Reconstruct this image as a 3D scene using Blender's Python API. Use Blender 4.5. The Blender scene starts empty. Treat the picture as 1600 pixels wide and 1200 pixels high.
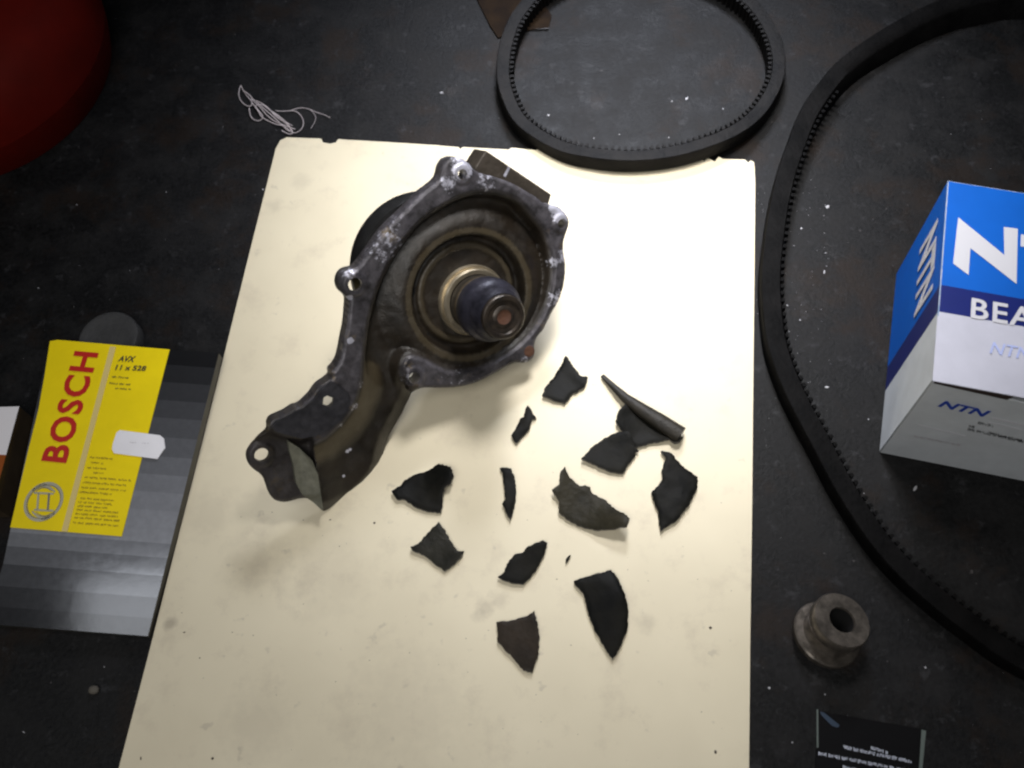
import bpy, bmesh, math, random
import numpy as np
from mathutils import Vector, Matrix, noise
from mathutils.geometry import delaunay_2d_cdt
random.seed(7)
SC = bpy.context.scene
COL = SC.collection
# ------------------------------------------------------------------ camera
F = 1584.59; TH, RO = math.radians(25.875), math.radians(-6.17); H = 0.51
ct, st, cr, sr = math.cos(TH), math.sin(TH), math.cos(RO), math.sin(RO)
_r = Vector((1, 0, 0)); _u = Vector((0, ct, st))
CR = cr*_r + sr*_u; CU = -sr*_r + cr*_u; CW = Vector((0, st, -ct)); CO = Vector((0, 0, H))
cam = bpy.data.cameras.new('camera'); co = bpy.data.objects.new('camera', cam); COL.objects.link(co)
cam.sensor_width = 36; cam.lens = 36*F/1600; cam.clip_start = 0.01; cam.clip_end = 20
co.matrix_world = Matrix(((CR.x, CU.x, -CW.x, 0), (CR.y, CU.y, -CW.y, 0), (CR.z, CU.z, -CW.z, H), (0, 0, 0, 1)))
cam.dof.use_dof = True; cam.dof.focus_distance = 0.545; cam.dof.aperture_fstop = 13
SC.camera = co
SC.cycles.filter_width = 2.3
# ------------------------------------------------------------------ light
w = bpy.data.worlds.new('World'); SC.world = w; w.use_nodes = True
w.node_tree.nodes['Background'].inputs[0].default_value = (.75, .85, 1, 1)
w.node_tree.nodes['Background'].inputs[1].default_value = 0.02
SC.view_settings.view_transform = 'Standard'; SC.view_settings.look = 'None'
SC.view_settings.exposure = 0; SC.view_settings.gamma = 1


def lamp(name, loc, target, size, power, colour, size_y=None, spread=180):
    l = bpy.data.lights.new(name, 'AREA'); l.shape = 'RECTANGLE' if size_y else 'DISK'; l.size = size
    if size_y: l.size_y = size_y
    l.energy = power; l.color = colour; l.spread = math.radians(spread)
    o = bpy.data.objects.new(name, l); COL.objects.link(o); o.location = loc
    o.rotation_euler = (Vector(target)-Vector(loc)).to_track_quat('-Z', 'Y').to_euler()
    return o


lamp('ceiling_lamp', (-.16, -.22, .92), (.02, .26, 0), .55, 1.62, (1, .975, .94), spread=100)
lamp('overhead_lamp', (.11, .46, .56), (.095, .345, 0), .14, .62, (1, .97, .95), spread=58)
lamp('bench_lamp', (.14, .80, .50), (.08, .42, 0), .16, .78, (.84, .88, 1), spread=60)
lamp('side_lamp', (-.425, .222, .55), (-.424, .222, 0), .085, .085, (.93, .96, 1), size_y=.11, spread=110)


# ------------------------------------------------------------------ maths helpers
def ray(p): return CW*F + CR*(p[0]-800) - CU*(p[1]-600)
def at(x, y, z=0.0):
    d = ray((x, y)); return CO + d*((z-H)/d.z)
def onplane(p, n, O):
    d = ray(p); return CO + d*((O-CO).dot(n)/d.dot(n))


# ------------------------------------------------------------------ materials
def hexc(h):
    return tuple((c/12.92 if c <= .04045 else ((c+.055)/1.055)**2.4) for c in (int(h[i:i+2], 16)/255 for i in (0, 2, 4))) + (1,)


def mat(name, col, rough=.6, metal=0, var=.0, scale=60, bump=0, bscale=300, col2=None, spec=.5, rvar=0, coat=0):
    m = bpy.data.materials.new(name); m.use_nodes = True
    nt = m.node_tree; b = nt.nodes['Principled BSDF']
    c = col if len(col) == 4 else tuple(col)+(1,)
    b.inputs['Base Color'].default_value = c; b.inputs['Roughness'].default_value = rough
    b.inputs['Metallic'].default_value = metal; b.inputs['Specular IOR Level'].default_value = spec
    b.inputs['Coat Weight'].default_value = coat
    tc = nt.nodes.new('ShaderNodeTexCoord')
    if var or col2:
        n = nt.nodes.new('ShaderNodeTexNoise'); n.inputs['Scale'].default_value = scale; n.inputs['Detail'].default_value = 6
        n.inputs['Roughness'].default_value = .65
        nt.links.new(tc.outputs['Object'], n.inputs['Vector'])
        r = nt.nodes.new('ShaderNodeValToRGB'); e = r.color_ramp.elements
        e[0].position = .35; e[1].position = .68
        c2 = tuple(col2)+(1,) if col2 and len(col2) == 3 else (col2 or tuple(min(1, v*(1+var)) for v in c[:3])+(1,))
        e[0].color = tuple(v*(1-var) for v in c[:3])+(1,) if not col2 else c; e[1].color = c2
        nt.links.new(n.outputs['Fac'], r.inputs[0]); nt.links.new(r.outputs[0], b.inputs['Base Color'])
        if rvar:
            mr = nt.nodes.new('ShaderNodeMapRange'); mr.inputs[3].default_value = rough-rvar; mr.inputs[4].default_value = rough+rvar
            nt.links.new(n.outputs['Fac'], mr.inputs[0]); nt.links.new(mr.outputs[0], b.inputs['Roughness'])
    if bump:
        n2 = nt.nodes.new('ShaderNodeTexNoise'); n2.inputs['Scale'].default_value = bscale; n2.inputs['Detail'].default_value = 5
        nt.links.new(tc.outputs['Object'], n2.inputs['Vector'])
        bp = nt.nodes.new('ShaderNodeBump'); bp.inputs['Strength'].default_value = bump; bp.inputs['Distance'].default_value = .001
        nt.links.new(n2.outputs['Fac'], bp.inputs['Height']); nt.links.new(bp.outputs[0], b.inputs['Normal'])
    return m


def N(nt, t, **k):
    n = nt.nodes.new(t)
    for a, v in k.items():
        if a in n.inputs: n.inputs[a].default_value = v
        else: setattr(n, a, v)
    return n


def ramp(nt, src, p0, p1, c0, c1):
    r = nt.nodes.new('ShaderNodeValToRGB'); e = r.color_ramp.elements
    e[0].position = p0; e[1].position = p1; e[0].color = tuple(c0)+(1,); e[1].color = tuple(c1)+(1,)
    nt.links.new(src, r.inputs[0]); return r.outputs[0]


def mix(nt, fac, a, b, mode='MIX'):
    m = nt.nodes.new('ShaderNodeMix'); m.data_type = 'RGBA'; m.blend_type = mode
    for s, v in ((m.inputs[0], fac), (m.inputs[6], a), (m.inputs[7], b)):
        if isinstance(v, (int, float)): s.default_value = v
        elif isinstance(v, tuple): s.default_value = v if len(v) == 4 else v+(1,)
        else: nt.links.new(v, s)
    return m.outputs[2]


def bench_material():
    m = bpy.data.materials.new('oily_steel_bench'); m.use_nodes = True; nt = m.node_tree; b = nt.nodes['Principled BSDF']
    tc = N(nt, 'ShaderNodeTexCoord'); L = nt.links.new
    def noi(s, d=6, r=.6):
        n = N(nt, 'ShaderNodeTexNoise', Scale=s, Detail=d, Roughness=r); L(tc.outputs['Object'], n.inputs['Vector']); return n.outputs['Fac']
    big = noi(7, 5, .6); mid = noi(38, 8, .7); fine = noi(420, 4, .7); spk = noi(230, 2, .5)
    c = mix(nt, ramp(nt, big, .35, .65, (0, 0, 0), (1, 1, 1)), (.0005, .0006, .0006), (.0036, .0037, .0041))
    c = mix(nt, ramp(nt, mid, .45, .68, (0, 0, 0), (1, 1, 1)), c, (.0112, .0108, .0108))
    c = mix(nt, ramp(nt, mid, .3, .42, (1, 1, 1), (0, 0, 0)), c, (.006, .006, .006))
    c = mix(nt, ramp(nt, fine, .35, .7, (0, 0, 0), (.55, .55, .55)), c, (.0148, .0150, .0158))
    c = mix(nt, ramp(nt, spk, .74, .78, (0, 0, 0), (.6, .6, .6)), c, (.08, .075, .075))
    L(c, b.inputs['Base Color'])
    c = mix(nt, ramp(nt, noi(16, 7, .7), .52, .62, (0, 0, 0), (.7, .7, .7)), c, (.013, .0085, .006))
    c = mix(nt, ramp(nt, noi(90, 6, .75), .58, .66, (0, 0, 0), (.8, .8, .8)), c, (.023, .023, .0245))
    L(c, b.inputs['Base Color'])
    rr = ramp(nt, mid, .3, .75, (.42, .42, .42), (.75, .75, .75)); L(rr, b.inputs['Roughness'])
    b.inputs['Specular IOR Level'].default_value = .14
    bp = N(nt, 'ShaderNodeBump', Strength=.5, Distance=.0012); L(mix(nt, .4, fine, mid), bp.inputs['Height']); L(bp.outputs[0], b.inputs['Normal'])
    return m


def board_material():
    m = bpy.data.materials.new('cream_laminate'); m.use_nodes = True; nt = m.node_tree; b = nt.nodes['Principled BSDF']
    tc = N(nt, 'ShaderNodeTexCoord'); L = nt.links.new
    def noi(s, d=6, r=.6):
        n = N(nt, 'ShaderNodeTexNoise', Scale=s, Detail=d, Roughness=r); L(tc.outputs['Object'], n.inputs['Vector']); return n.outputs['Fac']
    c = mix(nt, ramp(nt, noi(9, 4), .35, .7, (0, 0, 0), (1, 1, 1)), (.655, .59, .435), (.57, .51, .37))
    c = mix(nt, ramp(nt, noi(45, 6, .7), .54, .72, (0, 0, 0), (.5, .5, .5)), c, (.46, .40, .30))
    c = mix(nt, ramp(nt, noi(120, 3, .5), .68, .75, (0, 0, 0), (.45, .45, .45)), c, (.36, .32, .25))
    # hand-made smudges: (px, py, radius m, strength)
    for px, py, rad, s in ((758, 950, .0065, .3), (778, 938, .006, .25), (745, 962, .004, .22), (470, 285, .007, .18), (428, 322, .006, .2), (265, 975, .004, .5), (400, 870, .02, .16),
                           (330, 800, .016, .14), (520, 900, .025, .12), (690, 560, .01, .12), (998, 378, .006, .25), (400, 1130, .02, .15), (560, 420, .01, .1), (1010, 975, .006, .25), (640, 1100, .03, .12)):
        P = at(px, py, .004)
        v = N(nt, 'ShaderNodeVectorMath', operation='DISTANCE'); L(tc.outputs['Object'], v.inputs[0]); v.inputs[1].default_value = P
        a = N(nt, 'ShaderNodeMath', operation='MULTIPLY_ADD'); L(noi(160, 3), a.inputs[0]); a.inputs[1].default_value = rad*1.6; L(v.outputs['Value'], a.inputs[2])
        mr = N(nt, 'ShaderNodeMapRange'); L(a.outputs[0], mr.inputs[0]); mr.inputs[1].default_value = rad*1.1; mr.inputs[2].default_value = rad*1.9
        mr.inputs[3].default_value = s; mr.inputs[4].default_value = 0
        c = mix(nt, mr.outputs[0], c, (.22, .185, .145))
    L(c, b.inputs['Base Color']); b.inputs['Roughness'].default_value = .5; b.inputs['Specular IOR Level'].default_value = .4
    bp = N(nt, 'ShaderNodeBump', Strength=.12, Distance=.0006); L(noi(90, 5), bp.inputs['Height']); L(bp.outputs[0], b.inputs['Normal'])
    return m


def casting_material():
    """dark brown scale inside, worn grey machined rim, white corrosion near the ears (vertex masks rim / corr)"""
    m = bpy.data.materials.new('pump_casting'); m.use_nodes = True; nt = m.node_tree; b = nt.nodes['Principled BSDF']; L = nt.links.new
    tc = N(nt, 'ShaderNodeTexCoord')
    def noi(s, d=6, r=.6):
        n = N(nt, 'ShaderNodeTexNoise', Scale=s, Detail=d, Roughness=r); L(tc.outputs['Object'], n.inputs['Vector']); return n.outputs['Fac']
    rim = N(nt, 'ShaderNodeAttribute', attribute_name='rim').outputs['Fac']
    cor = N(nt, 'ShaderNodeAttribute', attribute_name='corr').outputs['Fac']
    tan = N(nt, 'ShaderNodeAttribute', attribute_name='tan').outputs['Fac']
    inner = mix(nt, ramp(nt, noi(60), .35, .68, (0, 0, 0), (1, 1, 1)), (.008, .006, .004), (.020, .0145, .009))
    inner = mix(nt, tan, inner, (.066, .052, .030))
    rimc = mix(nt, ramp(nt, noi(130, 7, .7), .36, .66, (0, 0, 0), (1, 1, 1)), (.030, .028, .030), (.115, .108, .122))
    rimc = mix(nt, ramp(nt, noi(75, 5, .7), .60, .70, (0, 0, 0), (.8, .8, .8)), rimc, (.16, .12, .07))
    c = mix(nt, rim, inner, rimc)
    n3 = noi(330, 5, .75)
    a = N(nt, 'ShaderNodeMath', operation='MULTIPLY_ADD'); L(cor, a.inputs[0]); a.inputs[1].default_value = .42; L(n3, a.inputs[2])
    cf = ramp(nt, a.outputs[0], .73, .84, (0, 0, 0), (1, 1, 1))
    c = mix(nt, cf, c, (.45, .45, .52))
    L(c, b.inputs['Base Color'])
    L(ramp(nt, noi(90), .3, .7, (.30, .30, .30), (.62, .62, .62)), b.inputs['Roughness'])
    mm = N(nt, 'ShaderNodeMath', operation='MULTIPLY'); L(rim, mm.inputs[0]); mm.inputs[1].default_value = .45; L(mm.outputs[0], b.inputs['Metallic'])
    bp = N(nt, 'ShaderNodeBump', Strength=.55, Distance=.0007); L(mix(nt, .5, noi(260, 6, .7), noi(900, 3)), bp.inputs['Height']); L(bp.outputs[0], b.inputs['Normal'])
    return m


def black_shard_material():
    m = mat('black_cast_shard', (.002, .0023, .0023), .5, 0, spec=.07, col2=(.008, .0075, .0055), scale=70, bump=.25, bscale=260, rvar=.12)
    return m


M = dict(
    bench=bench_material(), board=board_material(), edge=mat('board_core', (.035, .019, .011), .85, var=.4, scale=300, bump=.4),
    casting=casting_material(), shard=black_shard_material(),
    rubber=mat('belt_rubber', (.002, .002, .0023), .6, spec=.10, col2=(.013, .012, .0115), scale=55, bump=.5, bscale=500, rvar=.1),
    rubberblack=mat('black_rubber', (.0012, .0012, .0013), .65, spec=.06, col2=(.005, .0047, .0047), scale=60, bump=.4, bscale=500),
    dark=mat('blackened_steel', (.013, .013, .018), .36, .35, col2=(.038, .037, .052), scale=110, bump=.35, bscale=300, rvar=.1),
    hub=mat('dark_hub', (.022, .019, .016), .4, .4, col2=(.045, .038, .03), scale=90, bump=.3),
    tan=mat('tan_scale', (.055, .040, .022), .45, .3, col2=(.10, .075, .042), scale=140, bump=.3),
    brass=mat('brass_seal', (.55, .48, .36), .34, .8, col2=(.42, .36, .26), scale=200),
    rust=mat('rust', (.085, .034, .016), .8, 0, col2=(.07, .03, .018), scale=250, bump=.6),
    steel=mat('worn_steel', (.075, .066, .056), .36, .65, col2=(.19, .165, .14), scale=160, bump=.3, rvar=.1),
    rear=mat('rear_black', (.010, .010, .010), .33, .3, col2=(.022, .022, .022), scale=90, bump=.3),
    fracture=mat('fracture_face', (.012, .011, .010), .6, col2=(.11, .105, .11), scale=420),
    shaftm=mat('worn_shaft_end', (.020, .017, .015), .38, .35, col2=(.05, .038, .028), scale=200, bump=.3, rvar=.1),
    steeldark=mat('bore_black', (.01, .01, .01), .6, .2),
    yellow=mat('yellow_print', hexc('E9D00E'), .5, spec=.2, var=.05, scale=40), red=mat('red_print', hexc('B81D14'), .45),
    beige=mat('beige_print', hexc('D3BE78'), .45), logo=mat('silver_print', hexc('B4B09A'), .35, .3), logodark=mat('grey_print', hexc('77756F'), .4),
    ink=mat('ink', (.05, .045, .02), .6), inkfaint=mat('brown_ink', hexc('8F7A1C'), .6),
    white=mat('white_sticker', (.78, .77, .80), .55, var=.03), inkgrey=mat('grey_ink', (.45, .42, .45), .6),
    side=mat('card_side', (.05, .048, .04), .5, .2, var=.3),
    blue=mat('blue_print', hexc('0457B4'), .5, spec=.2, var=.06, scale=30), navy=mat('navy_print', hexc('0C1C63'), .38, var=.05),
    card=mat('white_card', (.47, .475, .55), .6, var=.06, scale=40, spec=.2), litcard=mat('white_card_lit', (.53, .56, .59), .6, var=.07, scale=50, spec=.3),  # front and side are the same white card, their light put into the colour
    ntnwhite=mat('white_print', (.55, .55, .59), .45), bluetext=mat('blue_text', hexc('1E3FA0'), .5), paleblue=mat('pale_blue_text', hexc('A9B4E0'), .5),
    blacktext=mat('black_text', (.02, .02, .02), .5),
    black=mat('black_film', (.003, .003, .0035), .7, spec=.1, bump=.1, bscale=60), pale=mat('pale_print', (.55, .58, .68), .5), filmedge=mat('film_edge', (.08, .10, .09), .5),
    redp=mat('red_plastic', (.085, .003, .0008), .7, spec=.12, var=.25, scale=12), cap=mat('cap_plastic', (.028, .028, .028), .6, var=.3, scale=80, bump=.4),
    orange=mat('orange_print', hexc('8A4408'), .45), whitebox=mat('white_box_print', (.72, .70, .72), .45),
    brown=mat('brown_scrap', (.007, .004, .0025), .85, spec=.1, col2=(.016, .009, .004), scale=60, bump=.4),
    thread=mat('thread_fibre', (.46, .41, .42), .8), flake=mat('pale_flake', (.36, .36, .38), .7), speck=mat('dark_speck', (.06, .05, .04), .8),
    pebble=mat('pebble', (.09, .08, .065), .8, bump=.5),
)


# ------------------------------------------------------------------ object helpers
def link(name, verts, faces, m, parent=None, mats=None, midx=None, smooth=False):
    me = bpy.data.meshes.new(name); me.from_pydata([tuple(v) for v in verts], [], faces); me.update()
    for x in (mats or [m]): me.materials.append(x)
    if midx: me.polygons.foreach_set('material_index', midx)
    if smooth: me.polygons.foreach_set('use_smooth', [True]*len(me.polygons))
    o = bpy.data.objects.new(name, me); COL.objects.link(o)
    if parent: o.parent = parent
    return o


def frombm(name, bm, m, parent=None, smooth=False):
    me = bpy.data.meshes.new(name); bm.to_mesh(me); bm.free(); me.materials.append(m)
    if smooth: me.polygons.foreach_set('use_smooth', [True]*len(me.polygons))
    o = bpy.data.objects.new(name, me); COL.objects.link(o)
    if parent: o.parent = parent
    return o


def tag(o, label, cat, group=None):
    o['label'] = label; o['category'] = cat
    if group: o['group'] = group
    return o


def root(name, label, cat, group=None):
    o = bpy.data.objects.new(name, None); o.empty_display_size = .01; COL.objects.link(o)
    return tag(o, label, cat, group)


def jag(poly, step, amp, seed):
    rnd = random.Random(seed); out = []
    n = len(poly)
    for i in range(n):
        a = Vector(poly[i]); b = Vector(poly[(i+1) % n]); k = max(1, int((b-a).length/step)); d = (b-a).normalized(); pn = Vector((-d.y, d.x))
        for j in range(k):
            q = a.lerp(b, j/k)
            if j: q = q + pn*rnd.uniform(-amp, amp)
            out.append(q)
    return out


def prism(name, top, down, m, parent=None, bevel=0, mats=None):
    """solid between polygon top (3D points) and the same shifted by vector down"""
    n = len(top); V = [Vector(p) for p in top] + [Vector(p)+down for p in top]
    Fs = [list(range(n)), list(range(2*n-1, n-1, -1))] + [[i, i+n, (i+1) % n+n, (i+1) % n] for i in range(n)]
    o = link(name, V, Fs, m, parent, mats=mats)
    bm = bmesh.new(); bm.from_mesh(o.data); bmesh.ops.recalc_face_normals(bm, faces=bm.faces)
    if bevel:
        bmesh.ops.bevel(bm, geom=[e for e in bm.edges], offset=bevel, segments=2, affect='EDGES', profile=.5, clamp_overlap=True)
    bm.to_mesh(o.data); bm.free()
    return o


def basis(n):
    n = n.normalized(); e1 = Vector((0, 0, 1)).cross(n)
    if e1.length < 1e-4: e1 = Vector((1, 0, 0))
    e1.normalize(); return e1, n.cross(e1), n


def lathe(name, prof, O, n, m, parent=None, seg=72, wob=0):
    """prof: list of (radius, height along n) in metres"""
    e1, e2, n = basis(n); V = []; Fs = []
    for (r, h) in prof:
        for k in range(seg):
            a = 2*math.pi*k/seg; rr = r*(1+wob*math.sin(5*a+h*900))
            V.append(O + e1*(rr*math.cos(a)) + e2*(rr*math.sin(a)) + n*h)
    for i in range(len(prof)-1):
        for k in range(seg):
            a, b = i*seg+k, i*seg+(k+1) % seg
            Fs.append((a, b, b+seg, a+seg))
    o = link(name, V, Fs, m, parent, smooth=True)
    es = o.modifiers.new('es', 'EDGE_SPLIT'); es.split_angle = math.radians(38)
    return o


def tube(name, pts, rad, m, parent=None, res=3, cyc=False):
    c = bpy.data.curves.new(name, 'CURVE'); c.dimensions = '3D'; c.bevel_depth = rad; c.bevel_resolution = res
    s = c.splines.new('NURBS'); s.points.add(len(pts)-1)
    for p, q in zip(s.points, pts): p.co = (*q, 1)
    s.use_endpoint_u = True; s.order_u = 3; s.use_cyclic_u = cyc; c.use_fill_caps = True
    t = bpy.data.objects.new('tmp', c); COL.objects.link(t)
    me = bpy.data.meshes.new_from_object(t.evaluated_get(bpy.context.evaluated_depsgraph_get())); bpy.data.objects.remove(t)
    me.name = name; me.materials.clear(); me.materials.append(m)
    me.polygons.foreach_set('use_smooth', [True]*len(me.polygons))
    o = bpy.data.objects.new(name, me); COL.objects.link(o)
    if parent: o.parent = parent
    return o


def text(name, s, p0, px, py, m, parent=None, bold=0, shear=0, lift=.00025, thick=.00012, space=1):
    """lettering whose box runs from p0 (baseline start) to px (baseline end), cap height towards py"""
    c = bpy.data.curves.new(name, 'FONT'); c.body = s; c.size = 1; c.offset = bold; c.shear = shear; c.resolution_u = 3; c.space_character = space; c.extrude = .5
    t = bpy.data.objects.new('tmp', c); COL.objects.link(t)
    me = bpy.data.meshes.new_from_object(t.evaluated_get(bpy.context.evaluated_depsgraph_get())); bpy.data.objects.remove(t)
    co_ = np.array([v.co for v in me.vertices]); mn, mx = co_.min(0), co_.max(0)
    X = Vector(px)-Vector(p0); Y = Vector(py)-Vector(p0); Z = X.cross(Y).normalized()
    for v in me.vertices:
        a = (v.co.x-mn[0])/(mx[0]-mn[0]); b = (v.co.y-mn[1])/(mx[1]-mn[1]); h = lift+(thick if v.co.z > 0 else 0)
        v.co = Vector(p0)+X*a+Y*b+Z*h
    me.name = name; me.materials.clear(); me.materials.append(m)
    o = bpy.data.objects.new(name, me); COL.objects.link(o)
    if parent: o.parent = parent
    return o


def smooth_closed(pts, n):
    P = np.array([tuple(p) for p in pts]); k = len(P); out = []
    L = np.r_[0, np.cumsum(np.linalg.norm(np.roll(P, -1, 0)-P, axis=1))]
    for t in np.linspace(0, L[-1], n, endpoint=False):
        i = min(int(np.searchsorted(L, t, 'right')-1), k-1); u_ = (t-L[i])/(L[i+1]-L[i])
        a, b, c, d = P[(i-1) % k], P[i], P[(i+1) % k], P[(i+2) % k]
        out.append(.5*((2*b)+(c-a)*u_+(2*a-5*b+4*c-d)*u_**2+(3*b-a-3*c+d)*u_**3))
    return out


# ------------------------------------------------------------------ the bench
bn = []
G = 60
for j in range(G+1):
    for i in range(G+1):
        bn.append((-1.6+3.2*i/G, -1.2+3.2*j/G, 0))
bench = link('bench_top', bn, [(j*(G+1)+i, j*(G+1)+i+1, (j+1)*(G+1)+i+1, (j+1)*(G+1)+i) for j in range(G) for i in range(G)], M['bench'])
bench['kind'] = 'structure'

# ------------------------------------------------------------------ cream board
BT = .004
z0_ = lambda L: [at(x, y, BT) for x, y in L]
edge_top = [(437, 219), (447, 214), (470, 215), (501, 216), (504, 222), (515, 224), (524, 222), (528, 217), (600, 221), (680, 226), (716, 229), (719, 232), (723, 229), (795, 233), (800, 230), (838, 234), (842, 229), (848, 236),
            (960, 240), (1095, 246), (1101, 252), (1106, 246), (1118, 252), (1124, 244), (1130, 248), (1165, 249), (1170, 254), (1174, 250), (1179, 253), (1180, 262)]
bo = edge_top + [(1181, 285), (1180, 420), (1178, 600), (1176, 800), (1173, 1000), (1171, 1200)]
pr = at(1171, 1200, BT); pl = at(185, 1200, BT)
dR = (pr-at(1180, 420, BT)).normalized(); dL = (pl-at(425, 250, BT)).normalized()
left = [(185, 1200), (230, 1028), (270, 870), (310, 712), (350, 552), (390, 390), (418, 280), (430, 232)]
bpts = [at(x, y, BT) for x, y in bo] + [pr+dR*.12, pl+dL*.12] + [at(x, y, BT) for x, y in left]
board = root('laminate_board', 'cream laminate board with chipped top edge and brown core, lying under the pump and shards', 'board')
prism('core', [p-Vector((0, 0, .0006)) for p in bpts], Vector((0, 0, -(BT-.0006))), M['edge'], board)
cen = sum(bpts, Vector())/len(bpts)
prism('laminate_sheet', [p+(cen-p).normalized()*.0004 for p in bpts], Vector((0, 0, -.0006)), M['board'], board)


# ------------------------------------------------------------------ water pump
t_, p_ = math.radians(50), math.radians(-60)
PN = Vector((math.sin(t_)*math.cos(p_), math.sin(t_)*math.sin(p_), math.cos(t_)))
PO = at(739, 464, .0572)
E1, E2, _ = basis(PN)
def pp(p, d=0):                                     # pixel -> 2D on the flange plane pushed d metres along the normal
    O = PO+PN*d; q = onplane(p, PN, O)-O; return np.array((q.dot(E1), q.dot(E2)))
def w3(uv, d=0): return PO + E1*float(uv[0]) + E2*float(uv[1]) + PN*float(d)

OUT = [(710, 247), (700, 251), (693, 262), (690, 275), (684, 284), (673, 293), (660, 303), (635, 328), (605, 357), (584, 385), (568, 407), (556, 420), (545, 423), (536, 429), (531, 443), (534, 456), (541, 463), (546, 470), (545, 490), (543, 510), (540, 525),
       (533, 560), (526, 574), (519, 582), (520, 590), (514, 596), (499, 607), (488, 622), (472, 637), (462, 640), (448, 649), (428, 658), (422, 667), (420, 674), (400, 687), (390, 698), (385, 709), (387, 722), (395, 732), (406, 740), (412, 748), (416, 759), (420, 770), (428, 780), (440, 784), (453, 783), (467, 779), (482, 779), (494, 789), (506, 799),
       (515, 797), (530, 790), (557, 776), (575, 760), (588, 742), (595, 726), (600, 703), (607, 682), (618, 662), (628, 645), (636, 628), (646, 614), (661, 607), (685, 607), (710, 606), (737, 601), (762, 591), (785, 578), (804, 568), (818, 568), (829, 565), (836, 555), (836, 540), (840, 528), (851, 514), (862, 492), (872, 475), (878, 460), (883, 440), (885, 415), (882, 395), (882, 378), (887, 362), (889, 344), (883, 332), (872, 323), (860, 320), (850, 318),
       (840, 309), (825, 300), (808, 290), (790, 282), (772, 276), (755, 272), (742, 265), (734, 256), (723, 248)]
INN = [(769, 296), (790, 301), (811, 309), (828, 325), (842, 343), (853, 358), (861, 378), (867, 406), (868, 430), (864, 457), (857, 480), (846, 502), (834, 520), (820, 536), (802, 551), (780, 565), (755, 576), (727, 582), (705, 583), (685, 577), (665, 566), (648, 560), (637, 562), (631, 575), (629, 595), (630, 612), (626, 632), (614, 654), (602, 676),
       (594, 702), (588, 724), (580, 740), (566, 756), (548, 770), (526, 782), (511, 789), (505, 770), (500, 745), (497, 715), (497, 700), (505, 685), (520, 672), (535, 658), (548, 640), (556, 620), (562, 597), (564, 570), (567, 540), (572, 505), (580, 470), (592, 436), (608, 404), (628, 374), (650, 348), (675, 328), (705, 310), (735, 299)]
PLATE = [(423, 668), (445, 678), (470, 683), (488, 678), (494, 690), (497, 715), (500, 745), (505, 770), (511, 800), (440, 800), (370, 760), (370, 690)]
OUTp = np.array([pp(q) for q in OUT]); INp = np.array([pp(q) for q in INN]); PLp = np.array([pp(q) for q in PLATE])
RC = pp((739, 464))


def seg_dist(P, poly):
    best = np.full(len(P), 1e9); near = np.zeros_like(P)
    for i in range(len(poly)):
        a, b = poly[i], poly[(i+1) % len(poly)]; ab = b-a
        t = np.clip(((P-a)@ab)/(ab@ab+1e-18), 0, 1); q = a+t[:, None]*ab; d = np.linalg.norm(P-q, axis=1)
        m_ = d < best; best[m_] = d[m_]; near[m_] = q[m_]
    return best, near


def inside(P, poly):
    r = np.zeros(len(P), bool)
    for i in range(len(poly)):
        a, b = poly[i], poly[(i+1) % len(poly)]
        c = ((a[1] > P[:, 1]) != (b[1] > P[:, 1])) & (P[:, 0] < (b[0]-a[0])*(P[:, 1]-a[1])/(b[1]-a[1]+1e-18)+a[0])
        r ^= c
    return r


def sm(x, a, b):
    t = np.clip((x-a)/(b-a), 0, 1); return t*t*(3-2*t)


HOLES = [((722, 272), .0026), ((554, 444), .0034), ((511, 625), .0034), ((409, 711), .0036), ((647, 590), .0032), ((877, 349), .0026)]
CELL = .0008
mn = OUTp.min(0)-.004; mx = OUTp.max(0)+.004
nx, ny = int((mx[0]-mn[0])/CELL)+1, int((mx[1]-mn[1])/CELL)+1
gx, gy = np.meshgrid(mn[0]+np.arange(nx)*CELL, mn[1]+np.arange(ny)*CELL); GP = np.c_[gx.ravel(), gy.ravel()]
OUTs = np.array(smooth_closed([tuple(p)+(0,) for p in OUTp], 420))[:, :2]
INs = np.array(smooth_closed([tuple(p)+(0,) for p in INp], 300))[:, :2]
solid = inside(GP, OUTs)
holep = [(pp(c), r_) for c, r_ in HOLES]
for c, r_ in holep: solid &= np.linalg.norm(GP-c, axis=1) > r_
sg = solid.reshape(ny, nx)
keep = sg[:-1, :-1] | sg[1:, :-1] | sg[:-1, 1:] | sg[1:, 1:]
jj, ii = np.nonzero(keep)
quads = np.c_[jj*nx+ii, jj*nx+ii+1, (jj+1)*nx+ii+1, (jj+1)*nx+ii]
used = np.unique(quads); remap = -np.ones(len(GP), int); remap[used] = np.arange(len(used)); quads = remap[quads]
P2 = GP[used].copy(); ins = solid[used]
dO, nO = seg_dist(P2, OUTs)
for k in np.nonzero(~ins)[0]:
    p = P2[k]; best = (dO[k], nO[k])
    for c, r_ in holep:
        d = np.linalg.norm(p-c)
        if d <= r_+1e-9:
            best = (0, c+(p-c)/max(d, 1e-9)*r_)
            break
    P2[k] = best[1]
dO, _n = seg_dist(P2, OUTs); dI, _n = seg_dist(P2, INs); inI = inside(P2, INs); inPl = inside(P2, PLp)
dP, _n = seg_dist(P2, PLp)
r = np.linalg.norm(P2-RC, axis=1)
din = np.where(inI, dI, 0)
leg = sm((P2-RC)@np.array((-.62, -.78)) if False else np.linalg.norm(P2-RC, axis=1), .052, .070)*inI
depth = sm(din, 0, .0011)*.0018 + sm(din, .0020, .0056)*.0080
depth = depth + leg*(sm(din, .002, .012)*.007)
hring = -.0100 + .0064*sm(-r, -.0510, -.0360)
mask = (r > .0324)
z = np.where(inI, -depth, 0.)
zr = np.where(r < .052, hring, -1)
z = np.where(inI & mask, np.maximum(z, zr), z)
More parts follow.
